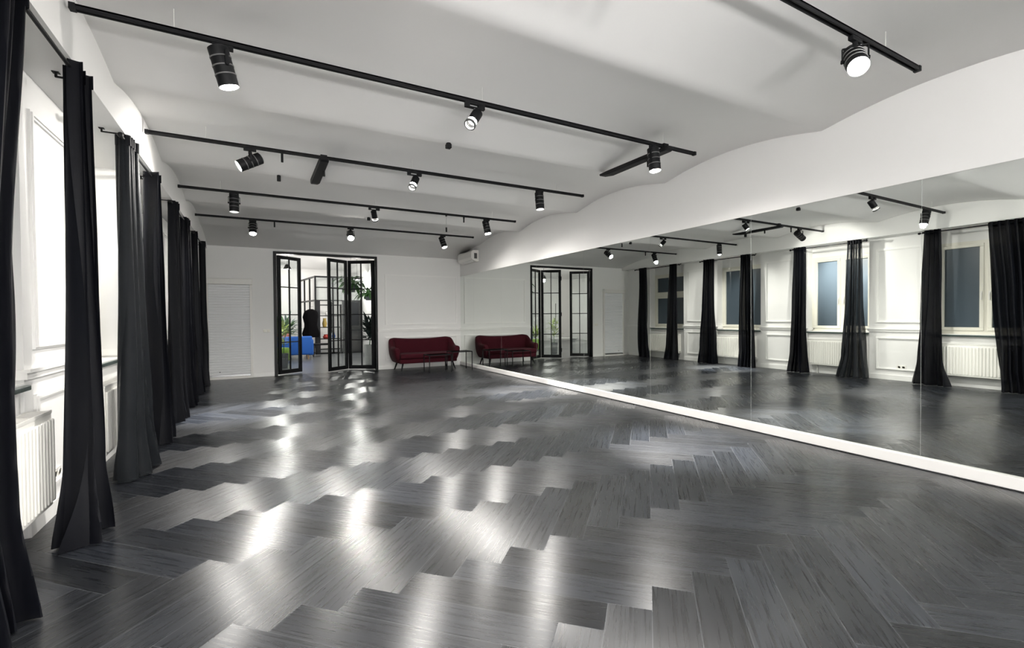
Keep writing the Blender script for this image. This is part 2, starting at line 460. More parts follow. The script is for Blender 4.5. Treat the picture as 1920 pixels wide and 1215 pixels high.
def door_leaf(a, b, label, handle=False, swap=False):
    a, b = Vector((a[0], a[1], 0)), Vector((b[0], b[1], 0))
    d = b - a; w = d.length; rz = math.atan2(d.y, d.x)
    e = empty('door_leaf', (a.x, a.y, 0.025), label, 'door', 'folding door leaves in the far doorway', rz=rz)
    H = 2.83; st = 0.082; rb = 0.095; t = 0.045
    mb = MB()
    mb.box(0, st, -t/2, t/2, 0, H); mb.box(w-st, w, -t/2, t/2, 0, H)
    mb.box(st, w-st, -t/2, t/2, 0, rb); mb.box(st, w-st, -t/2, t/2, H-st, H)
    mb.build('leaf_frame', M['steel'], e, bevel=0.003, seg=1)
    g = MB()
    g.box(w/2-0.014, w/2+0.014, -0.014, 0.014, rb, H-st)
    for k in range(1, 4):
        z = rb + (H-st-rb)*k/4; g.box(st, w-st, -0.012, 0.012, z-0.012, z+0.012)
    g.build('glazing_bars', M['steel'], e)
    MB().box(st, w-st, -0.003, 0.003, rb, H-st).build('glass', M['glass'], e)
    for z in (0.25, 1.4, 2.55):
        MB().cyl((-0.006, -t/2-0.004, z-0.06), (-0.006, -t/2-0.004, z+0.06), 0.012).build('hinge', M['steel'], e)
    if handle:
        x = st + 0.10
        h = MB().cyl((x, t/2+0.05, 0.95), (x, t/2+0.05, 1.75), 0.012).cyl((x, 0, 1.0), (x, t/2+0.05, 1.0), 0.01).cyl((x, 0, 1.7), (x, t/2+0.05, 1.7), 0.01)
        h.build('handle', M['steel'], e, smooth=True)
    MB().box(w-st+0.012, w-0.012, -t/2-0.006, -t/2, 1.0, 1.22).build('lock_plate', M['black'], e)
    return e
door_leaf((0.415, 12.31), (0.945, 12.70), 'black steel glazed door leaf standing ajar at the left side of the doorway')
door_leaf((1.535, 12.345), (2.055, 12.735), 'middle black steel glazed door leaf folded against the right one', handle=True)
door_leaf((2.675, 12.36), (2.085, 12.745), 'black steel glazed door leaf hinged at the right door post')

# light switch and socket
e = empty('light_switch', (0.175, YF, 1.07), 'white double light switch on the far wall left of the doorway', 'switch')
MB().box(-0.075, 0.075, -0.008, 0, -0.04, 0.04).build('plate', M['plastic'], e, bevel=0.003)
for s in (-1, 1): MB().box(s*0.037-0.028, s*0.037+0.028, -0.013, -0.008, -0.028, 0.028).build('rocker', M['frame'], e, bevel=0.002, seg=1)
e = empty('wall_socket', (XP, 4.42, 0.27), 'white double socket low on the pier between first and second windows', 'socket')
MB().box(0, 0.01, -0.075, 0.075, -0.04, 0.04).build('plate', M['plastic'], e, bevel=0.003)
for s in (-1, 1): MB().lathe([(0.026, 0), (0.024, 0.006), (0.02, 0.002)], (0.008, s*0.037, 0), (1, 0, 0)).build('outlet', M['frame'], e)

# roller shutter on the far wall
e = empty('roller_shutter', (-0.56, YF, 0), 'closed white roller shutter on the far wall beside the doorway', 'shutter')
MB().box(-0.46, 0.46, -0.13, 0, 2.13, 2.26).build('housing', M['plastic'], e, bevel=0.012)
mb = MB(); nz = 36
for k in range(nz):
    z0 = 0.09 + (2.13-0.09)*k/nz; z1 = 0.09 + (2.13-0.09)*(k+1)/nz
    v = []
    for x in (-0.40, 0.40):
        v += [(x, -0.030, z0), (x, -0.038, z0+(z1-z0)*0.25), (x, -0.040, z0+(z1-z0)*0.8), (x, -0.030, z1), (x, -0.02, z1), (x, -0.02, z0)]
    mb.add(v, [(0,1,7,6),(1,2,8,7),(2,3,9,8),(3,4,10,9),(4,5,11,10),(5,0,6,11),(0,5,4,3,2,1),(6,7,8,9,10,11)])
mb.build('slat_curtain', M['shutter'], e)
for s in (-1, 1): MB().box(min(s*0.40, s*0.45), max(s*0.40, s*0.45), -0.06, 0, 0.0, 2.13).build('side_rail', M['plastic'], e, bevel=0.004, seg=1)
MB().box(-0.40, 0.40, -0.05, -0.01, 0.055, 0.09).build('bottom_bar', M['chrome'], e)
MB().box(-0.40, 0.40, -0.06, 0, 0.0, 0.05).build('threshold', M['plastic'], e)
MB().lathe([(0.012, 0), (0.012, 0.01)], (-0.2, -0.048, 0.16), (0, -1, 0), n=10).build('lock', M['slot'], e)

# air conditioner
e = empty('air_conditioner', (XR-0.004, 11.45, 2.80), 'white wall air conditioner high in the far right corner', 'air conditioner')
prof = [(0, 0.29), (-0.16, 0.29), (-0.205, 0.25), (-0.215, 0.10), (-0.18, 0.035), (-0.09, 0.0), (0, 0.0)]
def prism(prof, y0, y1):
    n = len(prof); m = MB()
    m.add([(x, y0, z) for x, z in prof] + [(x, y1, z) for x, z in prof],
          [tuple(range(n)), tuple(reversed(range(n, 2*n)))] + [(i, i+n, (i+1) % n + n, (i+1) % n) for i in range(n)]); return m
prism(prof, -0.46, 0.46).build('body', M['plastic'], e, bevel=0.01)
MB().bar((-0.135, -0.36, 0.012), (-0.135, 0.36, 0.012), 0.07, 0.012, up=(0.35, 0, 1)).build('air_flap', M['trim'], e)
MB().box(-0.13, -0.05, -0.466, -0.459, 0.07, 0.21).build('end_vent', M['slot'], e)
g = MB()
for k in range(8): g.box(-0.15, -0.02, -0.40+k*0.105, -0.33+k*0.105, 0.288, 0.294)
g.build('top_grille', M['slot'], e)

# ------------------------------------------------------------------ curtains and rods
RZ, RX = 2.875, -0.972
def lerp_keys(keys, z):
    for (z0, a), (z1, b) in zip(keys, keys[1:]):
        if z0 >= z >= z1:
            t = (z0 - z)/(z0 - z1); t = t*t*(3-2*t)*0.5 + t*0.5
            return tuple(p + (q-p)*t for p, q in zip(a, b))
    return keys[-1][1] if z < keys[-1][0] else keys[0][1]
def make_curtain(keys, pleats, seed, label, mat, twist=0.6):
    # keys : (z, (y left, y right, x centre, depth amplitude))
    rnd = random.Random(seed)
    ns, nz = max(90, pleats*16), 46
    ph = [rnd.uniform(0, 2*PI) for _ in range(6)]
    amp = [rnd.uniform(0.6, 1.2) for _ in range(pleats+2)]
    ymid = sum(keys[0][1][:2])/2
    e = empty('curtain', (RX, ymid, 0.0), label, 'curtain', 'black curtains along the window wall')
    ztop = RZ + 0.03
    v = []
    zs = [ztop - (ztop-0.006)*((j/(nz-1))) for j in range(nz)]
    for z in zs:
        y0, y1, xc, a = lerp_keys(keys, z)
        for i in range(ns):
            s = i/(ns-1)
            k = s*pleats
            A = a*(amp[int(k)]*(1-(k % 1)) + amp[int(k)+1]*(k % 1))
            wob = 0.35*math.sin(1.3*z + ph[0] + 5*s) * (1 - z/ztop)
            th = 2*PI*(k + wob) + ph[1]
            x = xc + A*math.sin(th) + 0.3*a*math.sin(2*PI*k*0.37 + ph[2] + twist*(ztop - z))
            y = y0 + (y1-y0)*s + 0.35*A*math.sin(2*th + ph[3]) * 0.6
            y += 0.012*math.sin(2.1*z + ph[4])*(1 - z/ztop)
            v.append((x - RX, y - ymid, z if z > 0.01 else 0.004 + 0.008*abs(math.sin(th*0.5))))
    f = [(j*ns+i, j*ns+i+1, (j+1)*ns+i+1, (j+1)*ns+i) for j in range(nz-1) for i in range(ns-1)]
    o = MB().add(v, f).build('drape', mat, e, smooth=True)
    for p in o.data.polygons: p.use_smooth = True
    # heading tape gathered on the rod
    y0, y1, xc, a = keys[0][1]
    hv = []
    for j, z in enumerate((RZ+0.042, RZ+0.03, RZ-0.03, RZ-0.045)):
        for i in range(ns):
            s = i/(ns-1); k = s*pleats
            A = a*(amp[int(k)]*(1-(k % 1)) + amp[int(k)+1]*(k % 1))*1.12
            th = 2*PI*k + ph[1]
            hv.append((xc + A*math.sin(th) + 0.3*a*math.sin(2*PI*k*0.37 + ph[2]) + 0.004 - RX,
                       y0 + (y1-y0)*s + 0.21*A*math.sin(2*th + ph[3]) - ymid, z))
    hf = [(j*ns+i, j*ns+i+1, (j+1)*ns+i+1, (j+1)*ns+i) for j in range(3) for i in range(ns-1)]
    h = MB().add(hv, hf).build('heading_tape', M['cloth'], e, smooth=True)
    return e
def K(top, mid, low, bot, xb=-0.95, a=(0.04, 0.05, 0.07, 0.10)):
    return [(2.95, (*top, RX, a[0])), (1.6, (*mid, RX+0.005, a[1])), (0.45, (*low, RX*0.5+xb*0.5, a[2])), (0.0, (*bot, xb, a[3]))]
CURT = [
 ([(2.95, (2.20, 3.10, RX, 0.05)), (1.6, (2.15, 3.03, -1.025, 0.055)), (0.45, (2.10, 2.96, -1.02, 0.06)), (0.0, (2.05, 2.90, -0.985, 0.09))], 9, 1, 'wide black curtain cut off by the left picture edge', 'cloth'),
 (K((3.72, 3.97), (3.67, 4.00), (3.65, 4.08), (3.60, 4.16), -0.965, (0.045, 0.055, 0.075, 0.12)), 4, 2, 'full length black curtain hanging second from the camera', 'cloth'),
 (K((5.00, 5.24), (4.97, 5.28), (4.92, 5.36), (4.88, 5.44), -0.96, (0.05, 0.06, 0.085, 0.115)), 5, 3, 'thin black curtain with grey see-through folds, third from the camera', 'cloth2'),
 (K((6.13, 6.38), (6.12, 6.42), (6.10, 6.44), (6.08, 6.48), -0.945, (0.05, 0.065, 0.085, 0.10)), 4, 4, 'black curtain at the far side of the second window', 'cloth'),
 (K((7.48, 7.76), (7.42, 7.80), (7.36, 7.84), (7.34, 7.88), -0.95, (0.045, 0.055, 0.07, 0.09)), 5, 5, 'black curtain at the near side of the third window', 'cloth'),
 (K((8.60, 8.92), (8.58, 8.96), (8.54, 9.02), (8.50, 9.10), -0.95, (0.045, 0.055, 0.07, 0.09)), 5, 6, 'black curtain at the far side of the third window', 'cloth'),
 (K((9.88, 10.12), (9.86, 10.20), (9.82, 10.28), (9.80, 10.34), -0.95, (0.045, 0.05, 0.06, 0.08)), 4, 7, 'black curtain at the near side of the two part window', 'cloth'),
 (K((11.12, 11.46), (11.10, 11.46), (11.04, 11.44), (10.98, 11.42), -0.95, (0.045, 0.05, 0.055, 0.07)), 5, 8, 'black curtain nearest the white roller shutter', 'cloth'),
]
for k, pl, sd, lab, mt in CURT: make_curtain(k, pl, sd, lab, M[mt])

RODS = [(1.9, 4.02, 'black curtain rod over the nearest window'), (4.93, 6.46, 'black curtain rod over the second window'),
        (7.40, 9.02, 'black curtain rod over the third window'), (9.80, 11.62, 'black curtain rod over the window by the far wall')]
for a, b, lab in RODS:
    e = empty('curtain_rod', (RX, (a+b)/2, RZ), lab, 'curtain rod', 'curtain rods on the window wall')
    h = (b-a)/2
    MB().cyl((0, -h, 0), (0, h, 0), 0.011).build('rod', M['black'], e, smooth=True)
    for s in (-1, 1):
        MB().lathe([(0.011, 0), (0.02, 0.004), (0.022, 0.02), (0.016, 0.034), (0.004, 0.04)], (0, s*h, 0), (0, s, 0)).build('finial', M['black'], e, smooth=True)
        y = s*(h - 0.035)
        m = MB().bar((0, y, -0.012), (0, y, 0.022), 0.012, 0.012).bar((0.005, y, 0.022), (-0.135, y, 0.022), 0.012, 0.010).bar((-0.130, y, 0.018), (-0.130, y, ZS-RZ), 0.012, 0.012)
        m.box(-0.148, -0.112, y-0.018, y+0.018, ZS-RZ-0.005, ZS-RZ)
        m.build('bracket', M['black'], e)

# ------------------------------------------------------------------ track lighting
TY = [1.62, 3.666, 5.744, 7.882, 9.878]
TX0, TX1, TZ = -0.945, 4.41, 3.20
def vault_z(y):
    u = (y - C0) % BAY / BAY * 2 - 1
    return CUSP + RISE*(1-u*u)
TLAB = ['black lighting track at the top right corner of the ceiling', 'long black lighting track nearest the camera, full length visible', 'second black lighting track, crossed by a short broad bar',
        'third black lighting track with a thin cord hanging', 'farthest black lighting track in front of the doorway']
for y, lab in zip(TY, TLAB):
    e = empty('lighting_track', (TX0, y, TZ), lab, 'lighting track', 'ceiling lighting tracks')
    L = TX1 - TX0
    m = MB().box(0, L, -0.018, -0.010, -0.016, 0.016).box(0, L, 0.010, 0.018, -0.016, 0.016).box(0, L, -0.018, 0.018, 0.006, 0.016)
    m.build('rail', M['black'], e)
    for x in (-0.004, L-0.026): MB().box(x, x+0.03, -0.021, 0.021, -0.019, 0.019).build('end_cap', M['black'], e)
    for x in (0.5, L/2, L-0.5):
        MB().cyl((x, 0, 0.014), (x, 0, vault_z(y)-TZ+0.004), 0.0018, n=6).build('hanger', M['plastic'], e)

def add_spot(parent, loc, d, power, angle, blend, radius, col=(1.0, 0.965, 0.915)):
    l = bpy.data.lights.new('lamp_light', 'SPOT'); l.energy = power; l.color = col
    l.spot_size = angle; l.spot_blend = blend; l.shadow_soft_size = radius
    o = bpy.data.objects.new('lamp_light', l); COL.objects.link(o)
    o.parent = parent; o.location = loc
    o.rotation_euler = Vector(d).to_track_quat('-Z', 'Y').to_euler()
    return o
def core(parent, loc, d, power, angle):
    return add_spot(parent, loc, d, power, math.radians(angle), 0.9, 0.042)
PW_BIG, PW_SMALL = 330.0, 170.0
def big_lamp(x, y, d, label, power=1.0, lit=True, ang=165, sc=1.0, hot=15.0, hang=40, rec=0.012):
    e = empty('track_spotlight', (x, y, TZ-0.016), label, 'track light', 'track spotlights')
    d = Vector(d).normalized()
    MB().box(-0.06, 0.06, -0.017, 0.017, -0.03, 0.0).build('adapter', M['black'], e, bevel=0.003, seg=1)
    MB().cyl((0, 0, -0.06), (0, 0, -0.028), 0.016).build('stem', M['black'], e)
    pv = Vector((0, 0, -0.145)); R = 0.062*sc
    side = d.cross(Vector((0, 0, 1)))
    if side.length < 0.05: side = Vector((1, 0, 0))
    side.normalize()
    if side.x < 0: side = -side
    yk = MB().bar(side*-(R+0.010) + Vector((0,0,-0.062)), side*(R+0.010) + Vector((0,0,-0.062)), 0.02, 0.006)
    for s in (-1, 1):
        yk.bar(side*(s*(R+0.010)) + Vector((0,0,-0.06)), side*(s*(R+0.010)) + pv + Vector((0,0,-0.012)), 0.006, 0.02, up=d.cross(side))
        yk.cyl(side*(s*(R-0.004)) + pv, side*(s*(R+0.018)) + pv, 0.012, n=10)
    yk.build('yoke', M['black'], e)
    MB().lathe([(R*0.75, -0.125), (R, -0.115), (R, 0.125), (R*0.97, 0.13), (R*0.95, 0.112-rec), (R*0.5, 0.108-rec)], pv, d, n=24).build('body', M['black'], e, smooth=True)
    for h in (-0.06, -0.005, 0.05):
        MB().lathe([(R+0.0005, h), (R+0.0035, h+0.001), (R+0.0035, h+0.008), (R+0.0005, h+0.009)], pv, d, n=24, caps=False).build('ring', M['ring'], e, smooth=True)
    MB().lathe([(R*0.93, 0.118-rec), (R*0.93-rec*0.05, 0.131-rec), (R*0.8, 0.145-rec), (R*0.4, 0.152-rec), (0.002, 0.153-rec)], pv, d, n=24).build('lens', M['lens' if lit else 'lens_dim'], e, smooth=True)
    if hot > 0: core(e, pv + d*(0.165-rec), d, PW_BIG*hot, hang)
    add_spot(e, pv + d*(0.168-rec), d, PW_BIG*power, math.radians(ang), 1.0, 0.042)
    return e
def small_lamp(x, y, d, label, power=1.0, lit=True, ang=160):
    e = empty('track_spotlight', (x, y, TZ-0.016), label, 'track light', 'track spotlights')
    d = Vector(d).normalized()
    m = MB().box(-0.09, 0.09, -0.016, 0.016, -0.010, 0.0).box(-0.09, -0.05, -0.016, 0.016, -0.042, -0.010).box(0.03, 0.09, -0.016, 0.016, -0.042, -0.010).box(-0.05, 0.03, -0.016, 0.016, -0.042, -0.032)
    m.build('adapter', M['black'], e)
    MB().cyl((0, 0, -0.075), (0, 0, -0.040), 0.008).build('stem', M['chrome'], e)
    pv = Vector((0, 0, -0.115)); R = 0.046
    MB().lathe([(R*0.7, -0.065), (R, -0.06), (R, 0.055), (R*0.92, 0.055), (R*0.9, 0.045)], pv, d, n=20).build('body', M['black'], e, smooth=True)
    MB().lathe([(R*0.9, 0.046), (R*0.7, 0.058), (0.002, 0.062)], pv, d, n=20).build('lens', M['lens' if lit else 'lens_dim'], e, smooth=True)
    MB().lathe([(R*0.9, 0.09), (R*1.12, 0.09), (R*1.12, 0.112), (R*0.9, 0.112), (R*0.9, 0.09)], pv, d, n=20, caps=False).build('glare_ring', M['ring'], e, smooth=True)
    for k in range(3):
        p = MB()
        a = 2*PI*k/3; r = d.orthogonal().normalized(); u = d.cross(r); q = r*math.cos(a) + u*math.sin(a)
        p.cyl(pv + q*R*0.96 + d*0.05, pv + q*R*1.0 + d*0.095, 0.002, n=6)
        p.build('ring_pin', M['black'], e)
    add_spot(e, pv + d*0.12, d, PW_SMALL*power, math.radians(ang), 1.0, 0.035)
    return e
big_lamp(-0.2, TY[0], (-0.5, 0.1, -0.85), 'black track spotlight left of the camera on the nearest track, out of frame', 0.4, ang=140, hot=0.4)
small_lamp(1.62, TY[0], (-0.3, -0.2, -0.9), 'small black track spotlight above the camera on the nearest track', 1.0)
big_lamp(3.50, TY[0], (-0.58, -0.42, -0.70), 'track spotlight glaring at the top right under the ceiling', 0.8, ang=130, hot=1)
big_lamp(-0.18, TY[1], (0.26, 0.10, -1.0), 'large black ringed spotlight at the left end of the nearest full track', 0.7, ang=150, hot=3)
small_lamp(1.66, TY[1], (-0.55, -0.25, -0.80), 'small black spotlight at the middle of the nearest full track', 1.0)
big_lamp(3.77, TY[1], (0.03, -0.10, -1.0), 'lit spotlight hanging beside the long black bar at upper right', 1.0)
big_lamp(-0.05, TY[2], (-0.85, -0.12, -0.52), 'lit black spotlight turned left towards the curtains on the second track', 0.6, ang=125, hot=2.2, hang=60, rec=0.025)
small_lamp(1.76, TY[2], (-0.42, -0.35, -0.84), 'small lit spotlight at the middle of the second track', 1.0)
big_lamp(3.62, TY[2], (0.02, -0.10, -0.99), 'dark ringed spotlight near the right end of the second track', 1.0, rec=0.05, hot=3)
big_lamp(-0.28, TY[3], (0.0, -0.05, -1.0), 'black ringed spotlight pointing straight down at left of third track', 1.0, rec=0.05)
small_lamp(1.72, TY[3], (0.30, 0.62, -0.72), 'small black spotlight turned away at the middle of the third track', 0.8, ang=105)
big_lamp(3.79, TY[3], (0.12, -0.22, -1.0), 'lit spotlight near the right end of the third track', 1.0)
big_lamp(-0.06, TY[4], (0.0, -0.42, -0.90), 'lit spotlight near the left end of the farthest track', 0.5, hot=0.6)
big_lamp(1.68, TY[4], (-0.10, -0.80, -0.62), 'spotlight glaring straight at the camera above the doorway', 0.55, ang=92, hot=0)
big_lamp(3.66, TY[4], (0.22, -0.30, -0.90), 'lit spotlight near the air conditioner on the farthest track', 0.7, hot=0.8)

# linear bars that cross two tracks
def linear_bar(x, y0, y1, track_y, label):
    e = empty('linear_track_lamp', (x, track_y, TZ-0.018), label, 'track light', 'dark linear bars on the tracks')
    a, b = y0 - track_y, y1 - track_y
    m = MB(); n = 8
    st = [(a, 0.045, 0.03), (a+0.03, 0.055, 0.045), (b-0.16, 0.062, 0.05), (b-0.02, 0.05, 0.03), (b, 0.045, 0.022)]
    v = []
    for y, w, h in st: v += [(-w, y, -0.004), (w, y, -0.004), (w*0.86, y, -h), (-w*0.86, y, -h)]
    f = [(0,1,2,3), tuple(4*(len(st)-1)+k for k in (3,2,1,0))]
    for i in range(len(st)-1):
        for k in range(4): f.append((4*i+k, 4*i+4+k, 4*i+4+(k+1) % 4, 4*i+(k+1) % 4))
    m.add(v, f).build('body', M['black'], e, bevel=0.004, seg=1)
    MB().box(-0.035, 0.035, -0.026, 0.026, -0.006, 0.045).build('adapter', M['black'], e)
    MB().cyl((0.035, 0.28, -0.05), (0.035, 0.28, -0.115), 0.014, n=10).build('sensor_stub', M['black'], e)
linear_bar(3.93, 3.58, 4.72, TY[1], 'long dark bar crossing the nearest full track near its right end')
linear_bar(0.69, 5.66, 6.78, TY[2], 'short broad dark bar under the second track left of centre')
# small dark sensors on the vault ribs
def sensor(x, y, s, label, h=0.055):
    e = empty('ceiling_sensor', (x, y, CUSP+0.004), label, 'sensor', 'small dark ceiling sensors')
    MB().lathe([(s*0.5, 0), (s*0.5, -0.012)], n=14).build('base', M['black'], e)
    MB().box(-s/2, s/2, -s/2, s/2, -h, -0.010).build('housing', M['black'], e, bevel=0.004, seg=1)
sensor(1.82, C0+BAY, 0.055, 'small black cube on the ceiling between the first two full tracks')
sensor(0.265, C0+2*BAY, 0.045, 'small black stub on the ceiling left of the short broad bar', 0.075)
sensor(1.83, C0+3*BAY, 0.055, 'small black cube on the ceiling beside the small spotlight of third track')
def track_stub(x, y, label):
    e = empty('track_plug', (x, y, TZ-0.016), label, 'track plug', 'small plugs under the tracks')
    MB().box(-0.012, 0.012, -0.012, 0.012, -0.03, 0).build('clip', M['black'], e)
    MB().cyl((0, 0, -0.10), (0, 0, -0.03), 0.013, n=10).build('plug', M['black'], e)
track_stub(0.26, TY[2], 'small dark plug under the second track left of the broad bar')
track_stub(0.30, TY[4], 'small dark plug under the farthest track')
track_stub(3.33, TY[3], 'small dark plug under the right part of third track')
e = empty('hanging_plug', (2.99, TY[3], TZ-0.016), 'thin cord with a dark plug hanging from the third track', 'plug')
MB().box(-0.012, 0.012, -0.014, 0.014, -0.02, 0.0).build('clip', M['black'], e)
MB().cyl((0, 0, -0.22), (0, 0, 0.0), 0.0025, n=6).build('wire', M['cordm'], e)
MB().cyl((0, 0, -0.30), (0, 0, -0.22), 0.014, n=10).build('plug', M['black'], e)

# ------------------------------------------------------------------ sofa and tables
def make_sofa(cx, cy, rz):
    e = empty('sofa', (cx, cy, 0), 'burgundy velvet sofa with curved back against the far wall', 'sofa', rz=rz)
    # plan of the shell : from front left arm round the back to the front right arm
    path = []
    hw, hd, r = 0.90, 0.36, 0.24
    path += [(-hw+0.05, -hd-0.02), (-hw+0.01, -hd+0.08), (-hw, -0.12), (-hw, 0.04)]
    for k in range(1, 7):
        a = PI - k*(PI/2)/6; path.append((-hw + r + r*math.cos(a), hd - r + 0.04 + (r)*math.sin(a)))
    path += [(-0.35, hd+0.055), (0, hd+0.06)]
    path += [(-x, y) for x, y in reversed(path[:-1])]
    n = len(path); mid = (n-1)/2
    def hgt(i):
        d = abs(i - mid)/mid           # 1 at arm front
        x, y = path[i]
        if y < 0.0: return 0.60 + 0.02*(y + hd)
        t = min(1, max(0, (y - 0.02)/0.26)); t = t*t*(3-2*t)
        ear = 0.032*math.exp(-((abs(x) - 0.72)/0.16)**2)
        return 0.607 + (0.80 - 0.607)*t + ear*t
    v = []
    for i, (x, y) in enumerate(path):
        x0, y0 = path[max(0, i-1)]; x1, y1 = path[min(n-1, i+1)]
        t = Vector((x1-x0, y1-y0)).normalized(); nn = Vector((-t.y, t.x))   # outward
        h = hgt(i)
        for off, z in ((-0.15, 0.22), (-0.155, 0.45), (-0.15, h-0.07), (-0.125, h-0.015), (-0.07, h), (-0.015, h-0.012), (0.005, h-0.06), (-0.005, 0.46), (-0.05, 0.30), (-0.11, 0.20)):
            v.append((x + nn.x*off, y + nn.y*off, z))
    m = 10; f = []
    for i in range(n-1):
        for k in range(m): f.append((i*m+k, i*m+(k+1) % m, (i+1)*m+(k+1) % m, (i+1)*m+k))
    f.append(tuple(range(m))); f.append(tuple((n-1)*m + k for k in reversed(range(m))))
    o = MB().add(v, f).build('back_and_arms', M['sofa'], e, smooth=True)
    sm = o.modifiers.new('soft', 'SUBSURF'); sm.levels = 2; sm.render_levels = 2
    MB().box(-0.76, 0.76, -0.40, 0.26, 0.20, 0.315).build('seat_base', M['sofa'], e, bevel=0.03, seg=3)
    MB().box(-0.75, 0.75, -0.43, 0.24, 0.318, 0.44).build('seat_cushion', M['sofa'], e, bevel=0.045, seg=4, smooth=True)
    bt = MB()
    for r_ in range(2):
        for k in range(6):
            bt.lathe([(0.012, 0), (0.009, 0.006), (0.001, 0.008)], (-0.6 + k*0.24 + (0.12 if r_ else 0)*0.5, 0.265, 0.55 + 0.12*r_), (0, -1, 0.1), n=8)
    bt.build('back_buttons', M['sofa'], e)
    for sx in (-1, 1):
        for sy, y in ((-1, -0.30), (1, 0.22)):
            MB().cyl((sx*0.66, y, 0.21), (sx*0.72, y + sy*0.06, 0.0), 0.024, 0.013).build('leg', M['black'], e, smooth=True)
    return e
make_sofa(3.83, 11.80, math.radians(0.5))

def side_table(x0, x1, y0, y1, h, label):
    cx, cy = (x0+x1)/2, (y0+y1)/2
    e = empty('side_table', (cx, cy, 0), label, 'table', 'low dark tables before the sofa')
    a, b = (x1-x0)/2, (y1-y0)/2; t = 0.018
    for sx in (-1, 1):
        for sy in (-1, 1):
            MB().bar((sx*(a-t/2), sy*(b-t/2), 0), (sx*(a-t/2), sy*(b-t/2), h-0.02), t, t).build('leg', M['black'], e)
    m = MB()
    for s in (-1, 1):
        m.box(-a, a, s*(b-t/2)-t/2, s*(b-t/2)+t/2, h-0.022, h); m.box(s*(a-t/2)-t/2, s*(a-t/2)+t/2, -b, b, h-0.022, h)
    m.build('top_frame', M['black'], e)
    MB().box(-a+t, a-t, -b+t, b-t, h-0.012, h-0.002).build('glass_top', M['smoke'], e)
side_table(3.62, 4.20, 10.78, 11.22, 0.44, 'low dark framed glass table before the middle of the sofa')
side_table(4.27, 4.82, 10.92, 11.33, 0.485, 'dark framed glass table between the sofa arm and the mirror')

# ------------------------------------------------------------------ lounge beyond the doorway
LY = 22.0
struct(MB().box(-6.0, 6.5, YF+0.05, LY, -0.05, 0.0).build('floor_lounge', M['lfloor']))
struct(MB().box(-6.0, 6.5, LY, LY+0.2, 0, 3.6).build('wall_lounge_back', M['wall']))
struct(MB().box(-6.2, -6.0, YF+0.3, LY, 0, 3.6).build('wall_lounge_left', M['wall']))
struct(MB().box(3.6, 3.8, YF+0.3, LY, 0, 3.6).build('wall_lounge_right', M['wall']))
struct(MB().box(-6.0, 6.5, YF+0.3, LY, 3.5, 3.6).build('ceiling_lounge', M['ceil']))

def foliage(n, r, h, rnd, leaf_l, leaf_w, droop=0.4):
    m = MB()
    for _ in range(n):
        az = rnd.uniform(0, 2*PI); el = rnd.uniform(0.1, 1.35); d = Vector((math.cos(az)*math.cos(el), math.sin(az)*math.cos(el), math.sin(el)))
        o = Vector((rnd.uniform(-.3, .3)*r, rnd.uniform(-.3, .3)*r, rnd.uniform(0, h)))
        base = o + d*rnd.uniform(0.1, 0.8)*r
        side = d.cross(Vector((0, 0, 1))).normalized()
        L, W = leaf_l*rnd.uniform(.6, 1.2), leaf_w*rnd.uniform(.7, 1.2)
        p = [base]; q = d.copy()
        for k in range(4):
            q = (q + Vector((0, 0, -droop*0.3))).normalized(); p.append(p[-1] + q*L/4)
        ws = [0.1, 0.8, 1.0, 0.65, 0.03]
        v = []
        for pp, w in zip(p, ws): v += [pp - side*W*w*0.5, pp + Vector((0,0,-0.08*W)), pp + side*W*w*0.5]
        f = []
        for k in range(4):
            for c in range(2): f.append((3*k+c, 3*k+c+1, 3*k+4+c, 3*k+3+c))
        m.add(v, f)
    return m
def plant(x, y, z, label, mat, r, h, n, leaf=(0.25, 0.09), pot=None, pot_h=0.35, pot_r=0.16, seed=1, stem=0.3):
    e = empty('potted_plant', (x, y, z), label, 'plant', 'plants in the room beyond the doorway')
    if pot:
        MB().lathe([(pot_r*0.8, 0), (pot_r, pot_h), (pot_r*0.9, pot_h), (pot_r*0.85, pot_h-0.03)], n=20).build('pot', pot, e, smooth=True)
    rnd = random.Random(seed)
    MB().cyl((0, 0, pot_h-0.04), (0.02, 0.0, pot_h+stem), 0.012, n=8).build('stem', M['leaf'], e)
    foliage(n, r, h, rnd, *leaf).build('foliage', mat, e, loc=(0, 0, pot_h+stem*0.6))
    return e
plant(0.60, 14.15, 0, 'bushy green plant in dark pot behind the left glazed door leaf', M['leafy'], 0.16, 0.55, 70, (0.22, 0.08), M['potd'], 0.40, 0.13, 2, 0.3)
plant(2.74, 13.35, 0, 'dark leaved plant in the tall grey planter right of doorway', M['darkgreen'], 0.15, 0.50, 150, (0.26, 0.10), M['potg'], 0.60, 0.15, 3, 0.16)
plant(0.75, 18.5, 0, 'dark green bushy plant behind the blue sofa', M['leaf'], 0.38, 0.35, 90, (0.34, 0.14), M['potd'], 0.5, 0.2, 4, 0.25)
plant(1.02, 20.0, 0, 'grey green plant behind the right end of the blue sofa', M['teal'], 0.3, 0.5, 70, (0.32, 0.10), M['potg'], 0.5, 0.2, 5, 0.25)
plant(0.05, 16.3, 0, 'low lime leaved plant beside the green pouf', M['leafy'], 0.2, 0.2, 40, (0.35, 0.08), M['potd'], 0.3, 0.14, 6, 0.2)

